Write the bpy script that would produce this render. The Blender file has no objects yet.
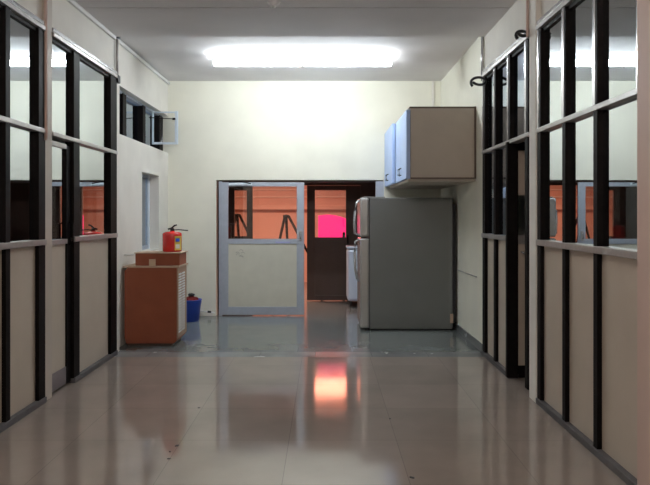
import bpy, bmesh, math, random
from mathutils import Vector, Matrix
random.seed(7)
S = bpy.context.scene
COL = S.collection
F = 650.0; CX = 325.0; HY = 215.0; EYE = 1.5      # pinhole of the photograph: focal length, horizon, eye height

# ------------------------------------------------------------------ materials
def mat(name, col, rough=0.5, metal=0.0, var=0.0, vscale=6.0, bump=0.0, bscale=60.0, spec=0.5, coat=0.0, emis=None, es=0.0):
    m = bpy.data.materials.new(name); m.use_nodes = True
    nt = m.node_tree; b = nt.nodes['Principled BSDF']
    b.inputs['Base Color'].default_value = (*col, 1)
    b.inputs['Roughness'].default_value = rough
    b.inputs['Metallic'].default_value = metal
    b.inputs['Specular IOR Level'].default_value = spec
    b.inputs['Coat Weight'].default_value = coat
    if emis:
        b.inputs['Emission Color'].default_value = (*emis, 1); b.inputs['Emission Strength'].default_value = es
    tc = nt.nodes.new('ShaderNodeTexCoord')
    if var > 0:
        n = nt.nodes.new('ShaderNodeTexNoise'); n.inputs['Scale'].default_value = vscale; n.inputs['Detail'].default_value = 5
        nt.links.new(tc.outputs['Object'], n.inputs['Vector'])
        r = nt.nodes.new('ShaderNodeMapRange'); r.inputs[1].default_value = 0.3; r.inputs[2].default_value = 0.7
        r.inputs[3].default_value = 1 - var; r.inputs[4].default_value = 1 + var * 0.5
        nt.links.new(n.outputs['Fac'], r.inputs[0])
        mx = nt.nodes.new('ShaderNodeVectorMath'); mx.operation = 'SCALE'
        mx.inputs[0].default_value = col
        nt.links.new(r.outputs[0], mx.inputs['Scale'])
        nt.links.new(mx.outputs[0], b.inputs['Base Color'])
    if bump > 0:
        n2 = nt.nodes.new('ShaderNodeTexNoise'); n2.inputs['Scale'].default_value = bscale; n2.inputs['Detail'].default_value = 4
        nt.links.new(tc.outputs['Object'], n2.inputs['Vector'])
        bp = nt.nodes.new('ShaderNodeBump'); bp.inputs['Strength'].default_value = bump; bp.inputs['Distance'].default_value = 0.01
        nt.links.new(n2.outputs['Fac'], bp.inputs['Height']); nt.links.new(bp.outputs[0], b.inputs['Normal'])
    return m

def glass(name, refl, tint=(0.85, 0.9, 0.9), rcol=(0.90, 0.95, 0.965), rough=0.0):
    m = bpy.data.materials.new(name); m.use_nodes = True
    nt = m.node_tree; nt.nodes.clear()
    o = nt.nodes.new('ShaderNodeOutputMaterial'); mx = nt.nodes.new('ShaderNodeMixShader')
    t = nt.nodes.new('ShaderNodeBsdfTransparent'); t.inputs[0].default_value = (*tint, 1)
    g = nt.nodes.new('ShaderNodeBsdfGlossy'); g.inputs['Color'].default_value = (*rcol, 1); g.inputs['Roughness'].default_value = rough
    fr = nt.nodes.new('ShaderNodeFresnel'); fr.inputs['IOR'].default_value = 1.5
    mr = nt.nodes.new('ShaderNodeMapRange'); mr.inputs[3].default_value = refl; mr.inputs[4].default_value = 1.0
    nt.links.new(fr.outputs[0], mr.inputs[0]); nt.links.new(mr.outputs[0], mx.inputs[0])
    nt.links.new(t.outputs[0], mx.inputs[1]); nt.links.new(g.outputs[0], mx.inputs[2]); nt.links.new(mx.outputs[0], o.inputs[0])
    return m

def tile_mat(name, c1, c2, mortar, w, h, ox, oy, rough, rvar=0.05, msize=0.002, spec=0.5, mottle=0.12, ior=1.5):
    m = bpy.data.materials.new(name); m.use_nodes = True
    nt = m.node_tree; b = nt.nodes['Principled BSDF']
    tc = nt.nodes.new('ShaderNodeTexCoord'); mp = nt.nodes.new('ShaderNodeMapping')
    mp.inputs['Location'].default_value = (ox, oy, 0)
    nt.links.new(tc.outputs['Object'], mp.inputs[0])
    br = nt.nodes.new('ShaderNodeTexBrick'); br.offset = 0.0; br.squash = 1.0
    br.inputs['Scale'].default_value = 1.0
    br.inputs['Color1'].default_value = (*c1, 1); br.inputs['Color2'].default_value = (*c2, 1); br.inputs['Mortar'].default_value = (*mortar, 1)
    br.inputs['Mortar Size'].default_value = msize; br.inputs['Mortar Smooth'].default_value = 0.2
    br.inputs['Brick Width'].default_value = w; br.inputs['Row Height'].default_value = h
    nt.links.new(mp.outputs[0], br.inputs['Vector'])
    n = nt.nodes.new('ShaderNodeTexNoise'); n.inputs['Scale'].default_value = 2.2; n.inputs['Detail'].default_value = 6
    nt.links.new(tc.outputs['Object'], n.inputs['Vector'])
    r = nt.nodes.new('ShaderNodeMapRange'); r.inputs[1].default_value = .3; r.inputs[2].default_value = .7
    r.inputs[3].default_value = 1 - mottle; r.inputs[4].default_value = 1 + mottle
    nt.links.new(n.outputs['Fac'], r.inputs[0])
    v = nt.nodes.new('ShaderNodeVectorMath'); v.operation = 'SCALE'
    nt.links.new(br.outputs['Color'], v.inputs[0]); nt.links.new(r.outputs[0], v.inputs['Scale'])
    nt.links.new(v.outputs[0], b.inputs['Base Color'])
    n3 = nt.nodes.new('ShaderNodeTexNoise'); n3.inputs['Scale'].default_value = 5; n3.inputs['Detail'].default_value = 4
    nt.links.new(tc.outputs['Object'], n3.inputs['Vector'])
    r3 = nt.nodes.new('ShaderNodeMapRange'); r3.inputs[1].default_value = .3; r3.inputs[2].default_value = .7
    r3.inputs[3].default_value = max(0.02, rough - rvar); r3.inputs[4].default_value = rough + rvar
    nt.links.new(n3.outputs['Fac'], r3.inputs[0]); nt.links.new(r3.outputs[0], b.inputs['Roughness'])
    b.inputs['Specular IOR Level'].default_value = spec; b.inputs['IOR'].default_value = ior
    return m

M = {
 'wall': mat('cream_plaster', (0.81, 0.795, 0.685), 0.7, var=0.05, vscale=2.5, bump=0.05),
 'wallw': mat('white_plaster', (0.76, 0.73, 0.67), 0.7, var=0.06, vscale=3, bump=0.05),
 'ceil': mat('ceiling_plaster', (0.80, 0.78, 0.79), 0.8, var=0.05, vscale=2, bump=0.08),
 'pillar': mat('pinkish_pillar_paint', (0.62, 0.46, 0.40), 0.55, var=0.05, vscale=4),
 'pillar2': mat('beige_pillar_paint', (0.52, 0.46, 0.40), 0.55, var=0.05, vscale=4),
 'dark': mat('dark_brown_wood', (0.007, 0.005, 0.005), 0.55, var=0.3, vscale=20, spec=0.1),
 'rail': mat('grey_metal_rail', (0.42, 0.40, 0.39), 0.35, metal=0.5, var=0.1, vscale=20),
 'trunk': mat('silver_trunking', (0.62, 0.62, 0.64), 0.22, metal=0.7, var=0.08),
 'base': mat('dark_grey_kerb', (0.10, 0.095, 0.10), 0.5, var=0.25, vscale=10),
 'kick': mat('mauve_kick_plate', (0.22, 0.19, 0.20), 0.4, var=0.1),
 'lam': mat('beige_laminate', (0.54, 0.47, 0.385), 0.35, var=0.06, vscale=3),
 'pane': glass('reflective_pane', 0.62),
 'pane2': glass('bluish_pane', 0.5, rcol=(0.75, 0.85, 1.0)),
 'clear': glass('clear_door_pane', 0.02, tint=(0.95, 0.95, 0.95)),
 'alu': mat('bluish_aluminium', (0.42, 0.47, 0.55), 0.4, metal=0.25, var=0.06, vscale=15),
 'alulite': mat('pale_aluminium', (0.62, 0.70, 0.78), 0.4, metal=0.1),
 'cream': mat('cream_door_panel', (0.60, 0.59, 0.50), 0.5, var=0.05),
 'scratch': mat('grey_scribble', (0.25, 0.25, 0.24), 0.7),
 'lilac': mat('lilac_sticker', (0.40, 0.42, 0.70), 0.5),
 'fridge': mat('grey_fridge_metal', (0.175, 0.185, 0.18), 0.42, metal=0.1, var=0.05, vscale=3),
 'fdoor': mat('silver_fridge_door', (0.48, 0.48, 0.47), 0.25, metal=0.5, var=0.04),
 'chrome': mat('chrome_handle', (0.7, 0.74, 0.8), 0.2, metal=0.9),
 'black': mat('black_plastic', (0.012, 0.012, 0.014), 0.4),
 'cabside': mat('taupe_laminate', (0.52, 0.46, 0.385), 0.5, var=0.06, vscale=4),
 'cabedge': mat('brown_cabinet_edge', (0.13, 0.09, 0.07), 0.5),
 'cabdoor': mat('light_blue_laminate', (0.42, 0.56, 0.86), 0.4, var=0.03),
 'brown': mat('reddish_brown_board', (0.30, 0.078, 0.032), 0.55, var=0.12, vscale=5),
 'grill': mat('tan_side_board', (0.42, 0.27, 0.18), 0.6, var=0.08),
 'cart': mat('beige_board', (0.52, 0.38, 0.28), 0.65, var=0.08),
 'white': mat('white_plastic', (0.75, 0.75, 0.74), 0.5),
 'tape': mat('tan_tape', (0.66, 0.54, 0.38), 0.35),
 'red': mat('red_enamel', (0.72, 0.015, 0.012), 0.25, coat=0.4),
 'yellow': mat('yellow_label', (0.80, 0.58, 0.10), 0.5),
 'blue': mat('blue_plastic', (0.015, 0.075, 0.55), 0.35),
 'redcloth': mat('dark_red_cloth', (0.22, 0.02, 0.018), 0.9, var=0.3, vscale=30),
 'orange': mat('orange_wall_paint', (0.80, 0.45, 0.34), 0.6, var=0.10, vscale=1.5),
 'peach': mat('pale_peach', (0.95, 0.72, 0.60), 0.5),
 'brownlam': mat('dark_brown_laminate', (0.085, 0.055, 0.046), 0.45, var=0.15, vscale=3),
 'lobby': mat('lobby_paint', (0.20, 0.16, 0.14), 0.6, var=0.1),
 'pink': mat('glowing_pink_panel', (0.9, 0.02, 0.25), 0.5, emis=(1.0, 0.012, 0.16), es=1.3),
 'tube': mat('fluorescent_tube', (1, 1, 1), 0.5, emis=(0.90, 0.97, 1.0), es=54.0),
 'tube2': mat('warm_tube', (1, 1, 1), 0.5, emis=(1.0, 0.88, 0.80), es=105.0),
 'blueplastic': mat('pale_blue_appliance', (0.62, 0.72, 0.88), 0.4),
 'chip': mat('black_chip', (0.01, 0.01, 0.01), 0.6),
 'floor': tile_mat('glossy_beige_tiles', (0.33, 0.28, 0.245), (0.36, 0.305, 0.27), (0.24, 0.205, 0.18), 0.715, 0.715, 0.24 + 0.715 * 10, -4.33 + 0.715 * 16, 0.085, 0.02, spec=0.5, ior=1.95, mottle=0.08),
 'floor2': tile_mat('grey_stone_floor', (0.17, 0.19, 0.19), (0.185, 0.205, 0.205), (0.05, 0.06, 0.06), 0.6, 0.6, 6.3, 6.0, 0.15, 0.04, spec=0.5, mottle=0.08, ior=1.8),
 'border': tile_mat('grey_border_tiles', (0.21, 0.22, 0.22), (0.235, 0.245, 0.245), (0.05, 0.055, 0.06), 0.6, 0.6, 6.1, 6.0, 0.24, 0.04, spec=0.6, mottle=0.25),
}

# ------------------------------------------------------------------ helpers
class MB:
    def __init__(self): self.bm = bmesh.new(); self.mats = []
    def mi(self, m):
        if m not in self.mats: self.mats.append(m)
        return self.mats.index(m)
    def _merge(self, t, m, smooth=False):
        i = self.mi(m)
        for f in t.faces: f.material_index = i; f.smooth = smooth
        me = bpy.data.meshes.new('tmp'); t.to_mesh(me); t.free(); self.bm.from_mesh(me); bpy.data.meshes.remove(me)
    def box(self, x0, x1, y0, y1, z0, z1, m, bev=0.0, seg=2, rot=None):
        t = bmesh.new(); bmesh.ops.create_cube(t, size=1)
        bmesh.ops.scale(t, vec=(abs(x1 - x0), abs(y1 - y0), abs(z1 - z0)), verts=t.verts)
        if bev > 0: bmesh.ops.bevel(t, geom=t.edges[:], offset=bev, segments=seg, affect='EDGES', profile=0.5)
        if rot: bmesh.ops.rotate(t, cent=(0, 0, 0), matrix=rot, verts=t.verts)
        bmesh.ops.translate(t, vec=((x0 + x1) / 2, (y0 + y1) / 2, (z0 + z1) / 2), verts=t.verts)
        self._merge(t, m, False); return self
    def lathe(self, prof, cx, cy, m, n=28, axis='Z', cz=0):
        t = bmesh.new(); rings = []
        for r, z in prof:
            if r < 1e-5: rings.append([t.verts.new((0, 0, z))])
            else: rings.append([t.verts.new((r * math.cos(2 * math.pi * k / n), r * math.sin(2 * math.pi * k / n), z)) for k in range(n)])
        for a, b in zip(rings, rings[1:]):
            for k in range(n):
                k2 = (k + 1) % n
                if len(a) == 1 and len(b) == 1: continue
                if len(a) == 1: t.faces.new((a[0], b[k], b[k2]))
                elif len(b) == 1: t.faces.new((a[k], a[k2], b[0]))
                else: t.faces.new((a[k], a[k2], b[k2], b[k]))
        bmesh.ops.recalc_face_normals(t, faces=t.faces[:])
        if axis == 'X': bmesh.ops.rotate(t, cent=(0, 0, 0), matrix=Matrix.Rotation(math.pi / 2, 3, 'Y'), verts=t.verts)
        if axis == 'Y': bmesh.ops.rotate(t, cent=(0, 0, 0), matrix=Matrix.Rotation(-math.pi / 2, 3, 'X'), verts=t.verts)
        bmesh.ops.translate(t, vec=(cx, cy, cz), verts=t.verts)
        self._merge(t, m, True); return self
    def tube(self, pts, r, m, n=10):
        pts = [Vector(p) for p in pts]; t = bmesh.new(); rings = []
        up = Vector((0, 0, 1))
        for i, p in enumerate(pts):
            d = (pts[min(i + 1, len(pts) - 1)] - pts[max(i - 1, 0)]).normalized()
            u = d.cross(up) if abs(d.dot(up)) < 0.95 else d.cross(Vector((1, 0, 0)))
            u.normalize(); v = d.cross(u)
            rr = r[i] if isinstance(r, (list, tuple)) else r
            rings.append([t.verts.new(p + rr * (math.cos(2 * math.pi * k / n) * u + math.sin(2 * math.pi * k / n) * v)) for k in range(n)])
        for a, b in zip(rings, rings[1:]):
            for k in range(n): t.faces.new((a[k], a[(k + 1) % n], b[(k + 1) % n], b[k]))
        t.faces.new(rings[0]); t.faces.new(rings[-1][::-1])
        bmesh.ops.recalc_face_normals(t, faces=t.faces[:])
        self._merge(t, m, True); return self
    def prism(self, poly, y0, y1, m):            # polygon in (x,z), extruded along y
        t = bmesh.new()
        a = [t.verts.new((x, y0, z)) for x, z in poly]; b = [t.verts.new((x, y1, z)) for x, z in poly]
        t.faces.new(a); t.faces.new(b[::-1])
        for k in range(len(a)): t.faces.new((a[k], b[k], b[(k + 1) % len(a)], a[(k + 1) % len(a)]))
        bmesh.ops.recalc_face_normals(t, faces=t.faces[:])
        self._merge(t, m); return self
    def build(self, name, parent=None, origin=None):
        if origin is None: origin = wloc(parent) if parent else Vector((0, 0, 0))
        origin = Vector(origin)
        bmesh.ops.translate(self.bm, vec=-origin, verts=self.bm.verts)
        me = bpy.data.meshes.new(name); self.bm.to_mesh(me); self.bm.free()
        for m in self.mats: me.materials.append(m)
        o = bpy.data.objects.new(name, me); COL.objects.link(o)
        if parent: o.parent = parent; o.location = origin - wloc(parent)
        else: o.location = origin
        return o
def wloc(o):
    v = Vector(o.location)
    while o.parent: o = o.parent; v += Vector(o.location)
    return v
def tag(o, label=None, cat=None, group=None, kind=None):
    if label: o['label'] = label
    if cat: o['category'] = cat
    if group: o['group'] = group
    if kind: o['kind'] = kind
    return o
def thing(name, loc, label, cat, group=None, kind=None):
    o = bpy.data.objects.new(name, None); COL.objects.link(o); o.location = loc; o.empty_display_size = 0.1
    return tag(o, label, cat, group, kind)
def bx(name, parent, x0, x1, y0, y1, z0, z1, m, bev=0.0):
    return MB().box(min(x0, x1), max(x0, x1), min(y0, y1), max(y0, y1), z0, z1, m, bev).build(name, parent)
def struct(name, mb, label, cat): return tag(mb.build(name), label, cat, kind='structure')

XL, XR = -2.27, 1.72          # corridor faces of the partitions
XA = -2.33                    # left wall of the pantry end
YB = 9.65; ZC = 3.49; YE = 6.87; YN = -3.0
ZT, ZM, ZS = 2.97, 2.17, 1.285   # top rail, mid rail, sill rail

# ------------------------------------------------------------------ shell
struct('floor', MB().box(-4.6, 4.2, YN, YE, -0.1, 0.0, M['floor']), 'glossy beige tiled floor of the corridor', 'floor')
struct('floor', MB().box(-2.75, 2.2, YE, 7.12, -0.1, 0.0, M['border']), 'row of grey border tiles where the beige floor ends', 'floor')
struct('floor', MB().box(-2.75, 2.2, 7.12, YB + .15, -0.1, 0.0, M['floor2']), 'grey stone floor around the fridge', 'floor')
struct('floor', MB().box(-3.6, 2.6, YB + .15, 15.0, -0.1, 0.0, M['floor2']), 'dark floor beyond the doorway', 'floor')
struct('ceiling', MB().box(-4.6, 4.2, YN, YB + .15, ZC, ZC + .12, M['ceil']), 'white plaster ceiling', 'ceiling')
struct('trim_1', MB().box(-2.27, 1.72, 6.03, 7.0, 3.42, ZC, M['ceil'], 0.004).box(-2.27, 1.72, 2.0, 6.015, 3.42, ZC, M['ceil'], 0.004), 'shallow ceiling beam crossing the corridor before the lamp', 'ceiling beam')

w = MB()   # back wall with the doorway
OX0, OX1, OZ = -1.62, 0.875, 2.02
w.box(-2.75, OX0, YB, YB + .15, 0, ZC, M['wall']).box(OX1, 2.2, YB, YB + .15, 0, ZC, M['wall']).box(OX0, OX1, YB, YB + .15, OZ, ZC, M['wall'])
struct('wall_back', w, 'cream back wall with the wide doorway', 'wall')

w = MB()   # left wall of the pantry end
w.box(-2.62, XA, 7.18, 8.28, 0, 2.42, M['wallw']).box(-2.62, XA, 9.12, YB, 0, 2.42, M['wallw'])
w.box(-2.62, XA, 8.28, 9.12, 0, 1.03, M['wallw']).box(-2.62, XA, 8.28, 9.12, 2.05, 2.42, M['wallw'])
w.box(-2.62, XA, 7.18, YB, 2.97, ZC, M['wallw']).box(-2.62, XA, 7.18, 7.24, 2.42, 2.97, M['wallw'])
w.box(-2.62, -2.27, 7.0, 7.18, 0, ZC, M['wallw'])
struct('wall_left', w, 'white wall with high window beside the brown cabinet', 'wall')
struct('wall_right', MB().box(XR, 2.1, 6.98, YB, 0, ZC, M['wall']), 'cream wall behind the fridge', 'wall')
# wall bands above the partitions
struct('wall_left', MB().box(XL - .12, XL, YN, 7.0, ZT + .03, ZC, M['wallw']), 'white wall band above the left glazed partitions', 'wall')
struct('wall_right', MB().box(XR, XR + .12, YN, 6.98, ZT + .03, ZC, M['wallw']), 'white wall band above the right glazed partitions', 'wall')
struct('wall_near', MB().box(-4.6, 4.2, YN - .12, YN, 0, ZC, M['wallw']), 'plain wall at the near end of the corridor', 'wall')
struct('wall_left', MB().box(XL - .12, XL, YN, 1.6, 0, ZT + .03, M['wallw']), 'plain near part of the left corridor wall', 'wall')
struct('wall_right', MB().box(XR, XR + .12, YN, 1.6, 0, ZT + .03, M['wallw']), 'plain near part of the right corridor wall', 'wall')
# rooms behind the glazing
w = MB().box(-4.72, -4.6, YN, 7.2, 0, ZC, M['wallw']).box(-4.6, XL - .35, 7.07, 7.2, 0, ZC, M['wallw'])
struct('wall_left', w, 'far walls of the unlit room behind the left partitions', 'wall')
w = MB().box(4.2, 4.32, YN, 7.2, 0, ZC, M['wallw']).box(XR + .38, 4.2, 7.07, 7.2, 0, ZC, M['wallw'])
struct('wall_right', w, 'far walls of the unlit room behind the right partitions', 'wall')
# pillars
struct('trim_2', MB().box(XL - .1, XL + .025, 5.215, 5.35, 0, ZC, M['pillar2'], .004), 'slim painted pillar between the left partitions', 'pillar')
struct('trim_3', MB().box(XR - .04, XR + .12, 5.18, 5.35, 0, ZC, M['wallw'], .004), 'slim cream pillar between the right partitions', 'pillar')
struct('trim_4', MB().box(XR - .06, XR + .2, 3.0, 3.46, 0, ZC, M['pillar'], .004), 'pinkish pillar at the right edge of the view', 'pillar')
struct('baseboard_right', MB().box(XR - .012, XR, 7.0, YB, 0, .09, M['border']), 'grey skirting behind the fridge', 'skirting')
struct('baseboard_back', MB().box(XA, OX0 - .05, YB - .01, YB, 0, .06, M['wallw']), 'low cream skirting left of the doorway', 'skirting')

# ------------------------------------------------------------------ glazed partitions
def yl(px, X): return F * abs(X) / abs(px - CX)
def partition(side, y0, y1, posts, label, door=None, sub=None, panem='pane', prot=.03):
    """side -1 left / +1 right; posts = list of (y near, y far); runs y0..y1"""
    X = XL if side < 0 else XR
    inn = X - side * prot                    # corridor face of posts
    out = X + side * .05
    t = thing('glazed_partition', (X, (y0 + y1) / 2, 0), label, 'partition')
    for a, b in posts: bx('post', t, inn, out, a, b, 0.04, ZT, M['dark'], .004)
    if side > 0:
        for a, b in posts: bx('edge_strip', t, inn - .004, inn + .004, b - .035, b + .004, ZM + .018, ZT, M['trunk'], .001)
    d0, d1 = door if door else (None, None)
    segs = [(y0, y1)] if not door else [s for s in ((y0, d0), (d1, y1)) if s[1] - s[0] > .02]
    bx('top_rail', t, inn - side * .012, out, y0, y1, ZT, ZT + .035, M['rail'], .004)
    bx('mid_rail', t, inn - side * .008, out, y0, y1, ZM - .018, ZM + .018, M['rail'], .004)
    for a, b in segs:
        bx('sill_rail', t, inn - side * .012, out, a, b, ZS - .025, ZS + .02, M['rail'], .004)
        bx('bottom_rail', t, inn - side * .012, out, a, b, 0, .045, M['base'], .004)
    ed = sorted(posts); gaps = []
    cur = y0
    for a, b in ed:
        if a - cur > .04: gaps.append((cur, a))
        cur = b
    if y1 - cur > .04: gaps.append((cur, y1))
    for a, b in gaps:
        bx('glass_pane', t, X + side * .008, X + side * .014, a, b, ZM + .018, ZT, M[panem])
        bx('pane_bead', t, X - side * .01, X + side * .02, a, b, ZT - .03, ZT, M['dark'])
        if door and a >= d0 - .01 and b <= d1 + .01: continue
        bx('glass_pane', t, X + side * .008, X + side * .014, a, b, ZS + .02, ZM - .018, M[panem])
        bx('panel', t, X, X + side * .02, a, b, .045, ZS - .025, M['lam'])
    return t

def rp(a, b, X=XR, prot=.03):   # post pixel range on the right -> (y near, y far)
    return (F * X / (b - CX), F * (X - prot) / (a - CX))
def lp(a, b, X=-XL, prot=.03):  # left
    return (F * X / (CX - a), F * (X - prot) / (CX - b))

partition(-1, 1.6, 5.21, [lp(35, 42.5)[:1] + (5.21,), (4.56, 4.63), (4.0, 4.07), (3.42, 3.49), (2.84, 2.91), (2.26, 2.33), (1.6, 1.67)],
          'left glazed partition nearest the camera, with beige lower panels')
partition(-1, 5.35, 7.0, [(5.80, 5.94), (6.80, 7.0)],
          'left glazed partition holding a door, beside the white wall', door=(5.35, 5.80))
partition(1, 3.46, 5.18, [(5.10, 5.18), rp(562, 569.5), rp(593, 602), (3.46, 3.52)],
          'right glazed partition with three dark posts, before the pinkish pillar')
partition(1, 5.35, 6.98, [(5.42, 5.50), (5.95, 6.03), rp(493.5, 498.4), (6.87, 6.98)],
          'right glazed partition with the open door, nearest the fridge', door=(5.35, 5.95), panem='pane2')
partition(1, 1.6, 3.0, [(1.6, 1.67), (2.26, 2.33), (2.9, 3.0)],
          'right glazed partition on the camera side of the pinkish pillar')

# silver trunking along the top rails
tag(MB().box(XL, XL + .035, 1.6, 5.21, ZT + .04, ZT + .075, M['trunk'], .006).build('cable_trunking', origin=(XL, 3.4, ZT)), 'silver trunking above the nearest left partition', 'cable trunking', 'trunking above the partitions')
tag(MB().box(XL, XL + .035, 5.35, 7.0, ZT + .04, ZT + .075, M['trunk'], .006).build('cable_trunking', origin=(XL, 6.2, ZT)), 'silver trunking above the left partition with the door', 'cable trunking', 'trunking above the partitions')
tag(MB().box(XR - .035, XR, 5.35, 6.98, ZT + .04, ZT + .075, M['trunk'], .006).build('cable_trunking', origin=(XR, 6.2, ZT)), 'silver trunking above the right partition by the fridge', 'cable trunking', 'trunking above the partitions')
tag(MB().box(XR - .035, XR, 3.46, 5.18, ZT + .04, ZT + .075, M['trunk'], .006).build('cable_trunking', origin=(XR, 4.3, ZT)), 'silver trunking above the nearer right partition', 'cable trunking', 'trunking above the partitions')
tag(MB().box(XL, XL + .03, 1.6, 6.98, 3.38, 3.418, M['white'], .004).build('cable_trunking', origin=(XL, 5, ZC - .05)), 'white trunking along the ceiling over the left partitions', 'cable trunking')
tag(MB().box(XA, XA + .03, 7.25, YB, ZC - .06, ZC - .02, M['white'], .004).build('cable_trunking', origin=(XA, 8.4, ZC - .06)), 'white trunking along the ceiling over the high window', 'cable trunking')
# conduits
t = thing('conduit_pipe', (XL + .02, 7.03, ZT + .08), 'grey vertical conduit with black joints on the left wall corner', 'pipe')
MB().tube([(XL + .022, 7.03, ZT + .03), (XL + .022, 7.03, ZC - .04)], .014, M['rail']).build('pipe', t)
bx('joint', t, XL, XL + .05, 7.0, 7.06, ZC - .085, ZC - .036, M['black'], .008)
bx('joint', t, XL + .001, XL + .05, 6.99, 7.06, ZT - .045, ZT + .038, M['black'], .008)
t = thing('conduit_pipe', (XR - .02, 7.02, ZT + .08), 'pale vertical conduit on the right wall corner above the cable loop', 'pipe')
MB().tube([(XR - .02, 7.02, ZT - .02), (XR - .02, 7.02, ZC)], .016, M['trunk']).build('pipe', t)
def loop(cx, cy, cz, rx, rz, label):
    pts = []
    for k in range(33):
        a = -.6 + 2 * math.pi * k / 32
        pts.append((cx - rx * math.cos(a), cy + .03 * math.sin(a) - .0006 * k, cz + rz * math.sin(a) + .0012 * k))
    tag(MB().tube(pts, .014, M['black'], 8).build('cable_loop', origin=(cx, cy, cz)), label, 'cable')
loop(XR - .115, 6.82, 2.88, .075, .055, 'black cable loop hanging below the pale conduit by the fridge wall')
loop(XR - .09, 5.41, 2.985, .04, .038, 'black cable loop on the cream pillar between the right partitions')
tag(MB().tube([(XR - .05, 5.36, ZT + .0), (XR - .05, 5.36, ZC)], .012, M['pillar']).build('conduit_pipe', origin=(XR - .05, 5.35, ZT)), 'thin painted conduit up the cream pillar', 'pipe')
tag(MB().tube([(XL + .035, 5.2, 2.1), (XL + .035, 5.2, ZC)], .014, M['pillar']).build('conduit_pipe', origin=(XL + .03, 5.2, 2.1)), 'brownish conduit on the pillar between the left partitions', 'pipe')

# ------------------------------------------------------------------ door in the left partition (closed)
t = thing('door_1', (XL, 5.58, 0), 'closed door with mauve kick plate in the left partition', 'door', kind='structure')
x0, x1 = XL - .035, XL - .0
f = MB()
f.box(x0, x1, 5.355, 5.385, .02, ZM - .06, M['dark']).box(x0, x1 + .0, 5.71, 5.80, .02, ZM - .06, M['dark'])
f.box(x0, x1, 5.385, 5.71, ZM - .09, ZM - .05, M['rail']).box(x0, x1 + .008, 5.385, 5.71, ZS - .035, ZS + .005, M['rail'])
f.build('door_frame', t)
q = MB(); tb = bmesh.new(); vv = [(XL - .012, 5.385), (XL - .018, 5.385), (XL - .027, 5.71), (XL - .021, 5.71)]
A = [tb.verts.new((x, y, ZS + .005)) for x, y in vv]; B = [tb.verts.new((x, y, ZM - .09)) for x, y in vv]
tb.faces.new(A[::-1]); tb.faces.new(B)
for k in range(4): tb.faces.new((A[k], A[(k + 1) % 4], B[(k + 1) % 4], B[k]))
bmesh.ops.recalc_face_normals(tb, faces=tb.faces[:]); q._merge(tb, M['pane']); q.build('glass_pane', t)
bx('panel', t, XL - .028, XL - .012, 5.385, 5.71, .17, ZS - .035, M['lam'])
bx('kick_plate', t, x0, XL - .004, 5.385, 5.71, .02, .17, M['kick'])
MB().tube([(XL + .0, 5.765, 1.24), (XL + .035, 5.765, 1.26), (XL + .035, 5.765, 1.42), (XL + .0, 5.765, 1.44)], .008, M['dark']).build('handle', t)

# open door leaf in the right partition, turned back into the dark room
t = thing('door_2', (XR, 6.0, 0), 'dark door standing open in the right partition', 'door', kind='structure')
f = MB(); ly0, ly1 = 5.955, 5.995
f.box(1.665, 1.765, ly0 - .012, ly1, .01, ZM + .0, M['dark'], .003).box(2.35, 2.43, ly0, ly1, .01, ZM, M['dark'])
f.box(1.765, 2.35, ly0, ly1, ZM - .08, ZM, M['dark']).box(1.765, 2.35, ly0, ly1, ZS - .05, ZS + .03, M['rail']).box(1.765, 2.35, ly0, ly1, .01, .12, M['dark'])
f.build('door_frame', t)
bx('glass_pane', t, 1.765, 2.35, ly0 + .015, ly0 + .021, ZS + .03, ZM - .08, M['clear'])
bx('upper_panel', t, 1.765, 2.35, ly0 + .010, ly0 + .030, 1.68, ZM - .08, M['lam'])
bx('panel', t, 1.765, 2.35, ly0 + .012, ly0 + .025, .12, ZS - .05, M['lam'])
MB().lathe([(0, 0), (.016, 0), (.016, .008), (0, .012)], 1.712, ly0 - .012, M['chrome'], 14, 'Y', 1.03).build('lock', t).scale = (1, -1, 1)
MB().tube([(1.80, ly0, 1.16), (1.80, ly0 - .03, 1.16), (1.83, ly0 - .03, 1.14)], .01, M['chrome']).build('handle', t)

# ------------------------------------------------------------------ high window with the open sash
t = thing('window_1', (-2.44, 8.65, 2.42), 'high ribbon window with dark mullions and one sash swung open', 'window', kind='structure')
f = MB()
for a, b in ((7.72, 7.86), (8.57, 8.70), (9.43, 9.63)): f.box(-2.48, -2.40, a, b, 2.42, 2.95, M['dark'], .003)
f.build('window_frame', t)
bx('top_rail', t, -2.48, -2.41, 7.24, 9.64, 2.94, 2.97, M['alu'])
bx('bottom_rail', t, -2.48, -2.41, 7.24, 9.64, 2.42, 2.45, M['alu'])
bx('glass_pane', t, -2.475, -2.469, 7.24, 7.72, 2.45, 2.94, M['pane2'])
bx('glass_pane', t, -2.475, -2.469, 7.86, 8.57, 2.45, 2.94, M['pane2'])
bx('glass_pane', t, -2.475, -2.469, 8.70, 9.43, 2.45, 2.94, M['pane2'])
t2 = MB(); sy = 9.02
t2.box(-2.08, -2.04, sy - .015, sy + .015, 2.48, 2.94, M['alulite'], .003).box(-2.395, -2.08, sy - .012, sy + .012, 2.48, 2.51, M['alulite'], .003)
t2.box(-2.395, -2.08, sy - .010, sy + .010, 2.915, 2.935, M['alulite'], .003).box(-2.40, -2.375, sy - .012, sy + .012, 2.48, 2.94, M['alulite'], .003)
sash = t2.build('open_sash', t)
bx('glass_pane', sash, -2.375, -2.08, sy - .003, sy + .003, 2.51, 2.915, M['clear'])
MB().tube([(-2.40, sy - .15, 2.83), (-2.10, sy - .02, 2.83)], .006, M['dark']).build('stay', sash)
bx('catch', sash, -2.11, -2.07, sy - .035, sy - .015, 2.815, 2.845, M['dark'], .004)
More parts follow.
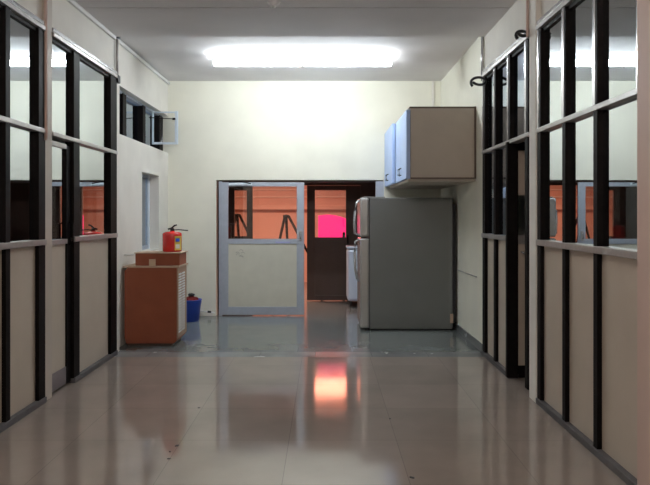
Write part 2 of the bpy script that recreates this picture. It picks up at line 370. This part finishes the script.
# narrow window
t = thing('window_2', (-2.5, 8.7, 1.03), 'narrow recessed window behind the brown cabinet', 'window', kind='structure')
f = MB().box(-2.50, -2.46, 8.28, 8.32, 1.03, 2.05, M['alu']).box(-2.50, -2.46, 9.06, 9.12, 1.03, 2.05, M['alulite'])
f.box(-2.50, -2.46, 8.32, 9.06, 2.01, 2.05, M['alu']).box(-2.50, -2.46, 8.32, 9.06, 1.03, 1.08, M['alu'])
f.build('window_frame', t)
bx('glass_pane', t, -2.485, -2.479, 8.32, 9.06, 1.08, 2.01, M['pane2'])

# ------------------------------------------------------------------ lamps
def lampfix(x0, x1, y, m, label, group, z=ZC):
    t = thing('tube_light', ((x0 + x1) / 2, y, z), label, 'lamp', group)
    bx('batten', t, x0, x1, y - .018, y + .018, z - .022, z, M['white'], .003)
    prof = [(.040 * math.cos(2 * math.pi * k / 16), -.092 + .040 * math.sin(2 * math.pi * k / 16)) for k in range(16)]
    tb = bmesh.new(); A = [tb.verts.new((x0 + .02, y + a, z + b)) for a, b in prof]; B = [tb.verts.new((x1 - .02, y + a, z + b)) for a, b in prof]
    tb.faces.new(A); tb.faces.new(B[::-1])
    for k in range(len(A)): tb.faces.new((A[k], B[k], B[(k + 1) % len(A)], A[(k + 1) % len(A)]))
    bmesh.ops.recalc_face_normals(tb, faces=tb.faces[:])
    q = MB(); q._merge(tb, m); q.build('diffuser', t)
    for xx in (x0, x1 - .02): bx('end_cap', t, xx, xx + .02, y - .022, y + .022, z - .12, z - .02, M['white'], .004)
lampfix(-1.40, -.28, 8.12, M['tube'], 'lit fluorescent lamp on the ceiling, left of the pair', 'ceiling tube lights')
lampfix(-.28, .84, 8.12, M['tube'], 'lit fluorescent lamp on the ceiling, right of the pair', 'ceiling tube lights')
lampfix(-.85, .35, .6, M['tube2'], 'warm fluorescent lamp on the ceiling above the viewer', 'ceiling tube lights')
t = thing('ceiling_rose', (-.46, 5.85, 3.42), 'small round ceiling fitting near the beam', 'ceiling fitting')
MB().lathe([(0, 0), (.03, 0), (.055, .02), (.06, .035)], -.46, 5.85, M['ceil'], 24, 'Z', 3.42 - .035).build('cover', t)
MB().lathe([(0, 0), (.014, 0), (.014, .03)], -.46, 5.85, M['white'], 12, 'Z', 3.42 - .055).build('hook', t)

# ------------------------------------------------------------------ doorway: aluminium frame + leaf
t = thing('door_3', (-.93, 9.66, 0), 'aluminium door with cream lower panel and clear upper pane in the back wall', 'door', kind='structure')
ya, yb = 9.665, 9.705
XD0, XD1 = -1.535, -.31
f = MB().box(XD0, XD0 + .095, ya, yb, .015, 1.985, M['alu'], .003).box(XD1 - .11, XD1, ya, yb, .015, 1.985, M['alu'], .003)
f.box(XD0 + .095, XD1 - .11, ya, yb, 1.925, 1.985, M['alu'], .003).box(XD0 + .095, XD1 - .11, ya, yb, 1.07, 1.145, M['alu'], .003).box(XD0 + .095, XD1 - .11, ya, yb, .015, .135, M['alu'], .003)
f.build('door_frame', t)
pn = MB().box(XD0 + .095, XD1 - .11, ya + .012, yb - .012, .135, 1.07, M['cream'])
pn = pn.build('panel', t)
s = MB(); random.seed(3)
for k in range(6):
    xs = -1.36 + .13 * random.random(); zs = .88 + .11 * random.random()
    s.tube([(xs, ya + .011, zs), (xs + .03, ya + .011, zs + .025 * random.random()), (xs + .06, ya + .011, zs - .02 * random.random())], .0025, M['scratch'], 5)
s.build('scribble', pn)
bx('glass_pane', t, XD0 + .095, XD1 - .11, ya + .017, ya + .023, 1.145, 1.925, M['clear'])
bx('sticker', t, -.74, -.52, ya - .002, ya, 1.085, 1.105, M['lilac'])
lk = bx('lock', t, -.385, -.345, ya - .02, ya, 1.12, 1.26, M['rail'], .006)
MB().tube([(-.365, ya - .02, 1.22), (-.365, ya - .045, 1.22), (-.365, ya - .045, 1.15), (-.365, ya - .02, 1.15)], .007, M['chrome']).build('handle', lk)
cl = bx('door_closer', t, -1.43, -1.08, ya - .03, ya, 1.935, 1.975, M['alulite'], .012)
MB().tube([(-1.1, ya - .032, 1.965), (-1.25, ya - .04, 2.0), (-1.42, ya - .032, 1.985)], .007, M['dark']).build('arm', cl)
# fixed frame of the doorway
t = thing('trim_5', (-.37, 9.66, 0), 'aluminium frame lining the doorway in the back wall', 'door frame', kind='structure')
bx('jamb', t, OX0 + .04, XD0, 9.67, 9.73, 0, 2.0, M['alu'], .002)
bx('jamb', t, .755, OX1 - .0, 9.655, 9.73, 0, 2.0, M['alu'], .002)
bx('head', t, OX0 + .04, .755, 9.71, 9.76, 1.99, 2.018, M['brownlam'])

# ------------------------------------------------------------------ lobby and orange room beyond
YP = 11.34
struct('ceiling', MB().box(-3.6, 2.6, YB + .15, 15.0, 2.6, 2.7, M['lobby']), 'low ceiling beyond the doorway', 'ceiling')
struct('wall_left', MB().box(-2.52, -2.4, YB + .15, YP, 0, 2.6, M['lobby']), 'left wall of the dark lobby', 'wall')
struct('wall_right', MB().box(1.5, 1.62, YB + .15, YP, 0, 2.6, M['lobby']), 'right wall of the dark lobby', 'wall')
struct('wall_far', MB().box(-3.6, 2.6, 14.5, 14.6, 0, 2.6, M['orange']), 'orange far wall of the room beyond the doorway', 'wall')
struct('wall_left', MB().box(-3.6, -3.5, YP, 14.5, 0, 2.6, M['orange']), 'orange left wall of the room beyond', 'wall')
struct('wall_right', MB().box(2.5, 2.6, YP, 14.5, 0, 2.6, M['orange']), 'orange right wall of the room beyond', 'wall')
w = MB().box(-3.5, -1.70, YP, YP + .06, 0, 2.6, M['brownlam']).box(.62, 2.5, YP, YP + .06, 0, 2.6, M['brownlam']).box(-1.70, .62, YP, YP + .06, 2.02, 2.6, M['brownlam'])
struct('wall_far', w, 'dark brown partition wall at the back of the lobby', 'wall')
t = thing('window_3', (-1.48, YP, 0), 'dark framed side window seen through the aluminium door', 'window', kind='structure')
a0, a1 = -1.70, -1.265
f = MB().box(a0, a0 + .12, YP, YP + .05, .0, 2.02, M['brownlam']).box(a1 - .10, a1, YP, YP + .05, .0, 2.02, M['brownlam'])
f.box(a0 + .12, a1 - .10, YP, YP + .05, 1.93, 2.02, M['brownlam']).box(a0 + .12, a1 - .10, YP, YP + .05, .0, 1.13, M['brownlam'])
f.build('window_frame', t)
bx('glass_pane', t, a0 + .12, a1 - .1, YP + .02, YP + .026, 1.13, 1.93, M['clear'])
t = thing('door_4', (.1, YP, 0), 'dark brown inner door with a small window, seen right of the aluminium door', 'door', kind='structure')
a0, a1 = -.315, .62
f = MB().box(a0, -.175, YP, YP + .05, .012, 2.015, M['brownlam'], .004).box(.365, a1, YP, YP + .05, .012, 2.015, M['brownlam'], .004)
f.box(-.175, .365, YP, YP + .05, 1.935, 2.015, M['brownlam'], .004).box(-.175, .365, YP, YP + .05, .012, .10, M['brownlam'], .004).box(-.175, .365, YP - .004, YP + .05, 1.04, 1.11, M['brownlam'], .004)
f.build('door_frame', t)
bx('panel', t, -.175, .365, YP + .015, YP + .035, .10, 1.04, M['brownlam'])
bx('glass_pane', t, -.175, .365, YP + .02, YP + .026, 1.11, 1.935, M['clear'])
bx('handle', t, .385, .41, YP - .04, YP - .0, 1.0, 1.15, M['dark'], .006)

# thin pale strips and a ledge on the orange wall
for z, lab in ((2.06, 'upper pale strip along the orange wall'), (1.90, 'lower pale strip along the orange wall')):
    tag(MB().box(-3.4, 2.4, 14.44, 14.5, z - .012, z + .012, M['peach'], .003).build('wall_strip', origin=(-.5, 14.47, z)), lab, 'batten', 'pale strips on the orange wall')
tag(MB().box(-3.4, 2.4, 14.32, 14.5, 1.62, 1.72, M['orange'], .01).build('wall_ledge', origin=(-.5, 14.4, 1.62)), 'orange ledge running across the far wall below the pale strips', 'ledge')
def tripod(x, y, ztop, spread, label):
    t = thing('tripod_stand', (x, y, 0), label, 'tripod', 'tripod stands in the orange room')
    for k, (dx, dy) in enumerate(((-.17, -.12), (.02, .28), (.42, -.10))):
        MB().tube([(x + dx * .12, y, ztop), (x + dx * spread, y + dy * spread, 0)], [.028, .018], M['dark'], 8).build('leg', t)
    MB().lathe([(0, 0), (.06, 0), (.06, .05), (0, .06)], x, y, M['dark'], 12, 'Z', ztop - .03).build('head', t)
tripod(-.78, 13.0, 1.48, 2.0, 'dark tripod stand in the orange room, seen mid-pane of the aluminium door')
tripod(-1.80, 13.3, 1.50, 1.9, 'dark tripod stand in the orange room, seen through the side window')
# magenta glowing panel
t = thing('pink_light_panel', (.15, 11.9, 0), 'glowing pink panel with curved top behind the inner door window', 'light panel')
poly = [(-.125, .8)] + [(-.125 + .60 * u, 1.49 + .02 * math.sin(u * 3) - .17 * max(0, u - .3) ** 1.5) for u in [k / 10 for k in range(11)]] + [(.475, .8)]
MB().prism(poly, 11.88, 11.92, M['pink']).build('screen', t)
for xx in (-.08, .4): bx('leg', t, xx, xx + .04, 11.88, 11.92, 0, .8, M['dark'])
tag(MB().box(.315, .365, 11.7, 11.75, .0, 1.19, M['dark'], .01).build('post_stand', origin=(.34, 11.72, 0)), 'short dark post in front of the pink panel', 'post')
# lamps of the orange room
def area(name, loc, sx, sy, e, col, rot=(0, 0, 0)):
    l = bpy.data.lights.new(name, 'AREA'); l.shape = 'RECTANGLE'; l.size = sx; l.size_y = sy; l.energy = e; l.color = col
    o = bpy.data.objects.new(name, l); COL.objects.link(o); o.location = loc; o.rotation_euler = rot
    return o
for zz in (2.2, 2.32, 2.46):
    o = tag(area('orange_strip_lamp', (.10, 14.42, zz), .95, .07, 4.0, (1.0, .30, .18), (math.pi / 2, 0, 0)), 'orange strip lamp high on the far wall of the room beyond', 'lamp', 'orange strip lamps on the far wall')
    o.rotation_euler = (-math.pi / 2, 0, 0)
tag(area('orange_ceiling_lamp', (-1.1, 12.0, 2.55), 1.2, .3, 105, (1.0, .56, .40)), 'orange ceiling lamp just behind the dark partition', 'lamp')

# ------------------------------------------------------------------ white appliance in the lobby
t = thing('appliance', (.62, 10.75, 0), 'pale blue rounded appliance on casters in the lobby behind the fridge', 'appliance')
bx('body', t, .36, .92, 10.5, 11.05, .10, .95, M['blueplastic'], .05)
bx('lid', t, .35, .93, 10.49, 11.06, .95, .99, M['blueplastic'], .015)
for xx in (.42, .86):
    for yy in (10.56, 10.98):
        MB().lathe([(0, -.02), (.05, -.02), (.05, .02), (0, .02)], xx, yy, M['black'], 16, 'X', .05).build('caster', t)

# ------------------------------------------------------------------ fridge
t = thing('refrigerator', (1.05, 8.85, 0), 'tall grey two-door refrigerator standing side-on by the right wall', 'refrigerator')
fy0, fy1 = 8.42, 9.18; FT = 1.725
bx('body', t, .58, 1.655, fy0, fy1, .022, FT, M['fridge'], .012)
bx('top_cap', t, .50, .78, fy0 + .01, fy1 - .01, FT, FT + .012, M['fdoor'], .004)
fz = MB().box(.455, .575, fy0, fy1, 1.215, FT, M['fdoor'], .028, 4).build('freezer_door', t)
fd = MB().box(.455, .575, fy0, fy1, .03, 1.20, M['fdoor'], .028, 4).build('fridge_door', t)
bx('gasket', t, .572, .588, fy0 + .01, fy1 - .01, .03, FT - .01, M['black'])
hp = [(.45, 8.62, FT - .03), (.415, 8.62, FT - .07), (.395, 8.62, FT - .18), (.39, 8.62, FT - .32), (.395, 8.62, 1.26), (.455, 8.62, 1.235)]
MB().tube(hp, [.014, .018, .018, .018, .018, .014], M['chrome']).build('handle', fz)
hp = [(.455, 8.62, 1.175), (.40, 8.62, 1.15), (.395, 8.62, 1.0), (.40, 8.62, .80), (.425, 8.62, .66), (.45, 8.62, .62)]
MB().tube(hp, [.014, .018, .018, .018, .018, .014], M['chrome']).build('handle', fd)
bx('kick_grille', t, .60, 1.62, fy0 + .03, fy1 - .03, .008, .025, M['black'])
for xx in (.56, 1.58):
    for yy in (fy0 + .06, fy1 - .08): MB().lathe([(0, 0), (.03, 0), (.025, .03), (0, .03)], xx, yy, M['black'], 12).build('foot', t)
bx('rear_panel', t, 1.665, 1.70, fy0 + .02, fy1 - .02, .10, FT - .08, M['black'])  # thin black panel filling the gap between fridge body and wall
bx('adapter_tag', t, 1.62, 1.66, fy0 - .012, fy0 + .004, .10, .22, M['cart'], .004)

# ------------------------------------------------------------------ wall cabinets
def cabinet(y0, y1, label, dx=0.0):
    t = thing('wall_cabinet', (1.3, (y0 + y1) / 2, 1.93), label, 'cabinet', 'wall cabinets over the refrigerator')
    bx('body', t, .975 - dx, XR, y0 + .002, y1 - .002, 1.925, 2.72, M['cabside'])
    e = MB().box(.965, XR, y0, y0 + .012, 2.715, 2.735, M['cabedge']).box(XR - .02, XR, y0 - .006, y0 + .01, 1.92, 2.735, M['cabedge']).box(.965, XR, y0 + .01, y1, 2.72, 2.735, M['cabedge'])
    e.box(.975, XR, y0 - .005, y0 + .01, 1.912, 1.927, M['cabedge']); e.build('edging', t)
    ym = (y0 + y1) / 2
    bx('bottom_board', t, .95, XR, y0 + .03, y1 - .003, 1.885, 1.912, M['cabside'])
    for k, (a, b) in enumerate(((y0 + .004, ym - .004), (ym + .004, y1 - .004))):
        d = bx('door', t, .925 - dx, .972 - dx, a, b, 1.915, 2.70, M['cabdoor'], .006)
        hy = b - .06 if k == 0 else a + .06
        MB().tube([(.927 - dx, hy, 1.98), (.90 - dx, hy, 1.985), (.90 - dx, hy, 2.06), (.927 - dx, hy, 2.065)], .006, M['dark'], 8).build('handle', d)
cabinet(7.40, 8.50, 'taupe wall cabinet with light blue doors, the near one of the pair')
cabinet(8.52, 9.63, 'taupe wall cabinet with light blue doors, the one against the back wall', .045)

# ------------------------------------------------------------------ brown cabinet, box, extinguisher, bucket
t = thing('storage_cabinet', (-1.99, 7.68, 0), 'brown cabinet with white perforated side grille against the left wall', 'cabinet')
c0, c1, cy0, cy1, ct = -2.295, -1.70, 7.44, 7.93, .895
body = MB()
ch = .035
poly = [(c0 + .02, .03), (c1 - .03, .03), (c1, .03 + .03), (c1, ct), (c0 + ch, ct), (c0, ct - ch), (c0, .10)]
body.prism(poly, cy0, cy1, M['brown']).build('body', t)
bx('plinth', t, c0 + .03, c1 - .05, cy0 + .03, cy1 - .03, 0, .03, M['cabedge'])
bx('top_board', t, c0 - .02, c1 + .03, cy0 - .0, cy1 + .02, ct, ct + .02, M['cart'], .004)
sd = bx('side_panel', t, c1, c1 + .012, cy0 + .012, cy1 - .0, .08, ct, M['grill'], .002)
g = MB(); n = 22
for i in range(n):
    z = .14 + i * (ct - .2) / n
    for (a, b) in ((cy0 + .05, cy0 + .19), (cy0 + .23, cy0 + .37)):
        g.box(c1 + .010, c1 + .018, a, b, z, z + .019, M['white'], .002)
g.build('grille', sd)
t = thing('storage_box', (-1.88, 7.7, ct + .02), 'low brown box with tan tape lying on the brown cabinet', 'box')
b0, b1, by0, by1, bz0, bz1 = -2.19, -1.68, 7.50, 7.88, ct + .02, 1.055
bx('body', t, b0, b1, by0, by1, bz0, bz1, M['brown'], .008)
bx('lid', t, b0 - .012, b1 + .02, by0 - .006, by1 + .006, bz1, bz1 + .012, M['cart'], .003)
bx('tape', t, -2.03, -1.955, by0 - .003, by0 + .003, bz0 + .0, bz0 + .075, M['tape'])
z0 = bz1 + .012
ex, ey = -1.81, 7.70
t = thing('fire_extinguisher', (ex, ey, z0), 'small red fire extinguisher with yellow label standing on the brown box', 'fire extinguisher')
MB().lathe([(0, 0), (.10, 0), (.112, .01), (.112, .205), (.105, .222), (.08, .234), (.03, .238), (.022, .25), (0, .25)], ex, ey, M['red'], 36, 'Z', z0).build('cylinder', t)
lb = bmesh.new()   # label wrapped on the cylinder
lab = MB(); tmp = bmesh.new()
for mname, a0_, a1_, zz0, zz1 in (('yellow', -62, -8, .02, .185), ('white', -56, -28, .04, .09), ('blue', -56, -28, .12, .16)):
    tmp = bmesh.new(); rr = .1126 if mname == 'yellow' else .1132; prev = None
    for k in range(9):
        a = math.radians(a0_ + (a1_ - a0_) * k / 8)
        p = (tmp.verts.new((ex + rr * math.cos(a), ey + rr * math.sin(a), z0 + zz0)), tmp.verts.new((ex + rr * math.cos(a), ey + rr * math.sin(a), z0 + zz1)))
        if prev: tmp.faces.new((prev[0], p[0], p[1], prev[1]))
        prev = p
    lab._merge(tmp, M[mname], True)
lb.free()
lab.build('label_sticker', t)
MB().lathe([(0, 0), (.024, 0), (.024, .03), (.012, .04), (0, .04)], ex, ey, M['black'], 16, 'Z', z0 + .24).build('valve', t)
MB().tube([(ex - .05, ey, z0 + .265), (ex - .01, ey, z0 + .275), (ex + .03, ey, z0 + .31), (ex + .055, ey, z0 + .315)], .010, M['black']).build('lever', t)
MB().tube([(ex, ey, z0 + .255), (ex + .08, ey - .01, z0 + .26), (ex + .19, ey - .02, z0 + .25)], .007, M['black']).build('hose', t)
tag(MB().tube([(XA + .001, 7.55, 1.035), (-2.19, 7.55, 1.04)], .008, M['white']).build('pipe_stub', origin=(XA, 7.55, 1.035)), 'thin white pipe stub sticking out of the left wall beside the box', 'pipe')

t = thing('bucket', (-1.90, 9.22, 0), 'blue plastic bucket on the floor behind the brown cabinet', 'bucket')
MB().lathe([(0, .004), (.105, .004), (.11, .0), (.145, .29), (.152, .295), (.152, .305), (.140, .305), (.106, .02), (0, .02)], -1.90, 9.22, M['blue'], 36).build('shell', t)
MB().tube([(-1.90 + .15 * math.cos(a), 9.22 - .02, .285 - .12 * abs(math.sin(a))) for a in [math.pi * k / 16 for k in range(17)]], .004, M['blue'], 6).build('bail', t)
# crumpled cloth inside
cb = bmesh.new(); bmesh.ops.create_icosphere(cb, subdivisions=4, radius=1)
for v in cb.verts:
    n_ = 1 + .16 * math.sin(7 * v.co.x + 3 * v.co.y) * math.cos(6 * v.co.y + 5 * v.co.z) + .05 * random.random()
    v.co = Vector((v.co.x * .112 * n_, v.co.y * .112 * n_, v.co.z * .06 * n_))
bmesh.ops.translate(cb, vec=(-1.90, 9.22, .285), verts=cb.verts)
q = MB(); q._merge(cb, M['redcloth'], True)
tag(q.build('cleaning_rag', origin=(-1.9, 9.22, .25)), 'dark red crumpled rag stuffed in the blue bucket', 'cloth')
q = MB(); cb = bmesh.new(); bmesh.ops.create_icosphere(cb, subdivisions=3, radius=1)
for v in cb.verts: v.co = Vector((v.co.x * .05, v.co.y * .05, v.co.z * .022)) * (1 + .1 * math.sin(9 * v.co.x))
bmesh.ops.translate(cb, vec=(-1.895, 9.2, .372), verts=cb.verts); q._merge(cb, M['black'], True)
tag(q.build('brush_head', origin=(-1.895, 9.2, .33)), 'black lump lying on the red rag in the bucket', 'brush')

# low pipe by the doorway + line on the right wall
t = thing('floor_pipe', (-1.72, 9.6, .05), 'short white pipe with dark cap low on the back wall by the bucket', 'pipe')
MB().tube([(-1.90, 9.62, .085), (-1.72, 9.60, .07), (-1.63, 9.60, .055)], .010, M['white']).build('pipe', t)
MB().tube([(-1.73, 9.585, .075), (-1.68, 9.585, .07)], .016, M['black']).build('cap', t)
tag(MB().tube([(XR - .006, 8.4, .79), (XR - .006, 7.35, .80)], .007, M['rail'], 8).build('wall_conduit', origin=(XR, 7.9, .8)), 'thin grey conduit along the cream wall right of the fridge', 'pipe')
tag(MB().box(1.585, 1.62, YB - .02, YB, 2.74, ZC, M['wallw'], .003).build('cable_trunking', origin=(1.6, YB, 2.74)), 'narrow painted trunking in the corner above the wall cabinets', 'cable trunking')

# chips on the floor
for i, (px, py, s_) in enumerate(((199, 408, .010), (177, 446, .016), (170, 452, .008), (169, 459, .011), (390, 419, .010), (412, 478, .016))):
    Y = F * EYE / (py - HY); X = (px - CX) * Y / F
    c = MB(); tb = bmesh.new(); bmesh.ops.create_icosphere(tb, subdivisions=1, radius=1)
    bmesh.ops.scale(tb, vec=(s_ * 1.3, s_ * .8, .003), verts=tb.verts); bmesh.ops.rotate(tb, cent=(0, 0, 0), matrix=Matrix.Rotation(i * 1.1, 3, 'Z'), verts=tb.verts)
    bmesh.ops.translate(tb, vec=(X, Y, .003), verts=tb.verts); c._merge(tb, M['chip'])
    tag(c.build('floor_chip', origin=(X, Y, 0)), 'tiny black chip lying on the beige tiled floor', 'debris', 'black chips on the corridor floor')

# ------------------------------------------------------------------ world, camera
wd = bpy.data.worlds.new('World'); S.world = wd; wd.use_nodes = True
wd.node_tree.nodes['Background'].inputs[0].default_value = (0.25, 0.32, 0.42, 1); wd.node_tree.nodes['Background'].inputs[1].default_value = 0.35
cd = bpy.data.cameras.new('Camera'); cam = bpy.data.objects.new('Camera', cd); COL.objects.link(cam)
cam.location = (0, 0, EYE); cam.rotation_euler = (math.pi / 2, 0, 0)
cd.sensor_width = 36; cd.lens = 36; cd.shift_y = -27.5 / 650; cd.clip_start = .05
S.camera = cam
vs = S.view_settings
vs.view_transform = 'Standard'; vs.look = 'None'; vs.gamma = 1; vs.exposure = 0.22; vs.use_curve_mapping = False
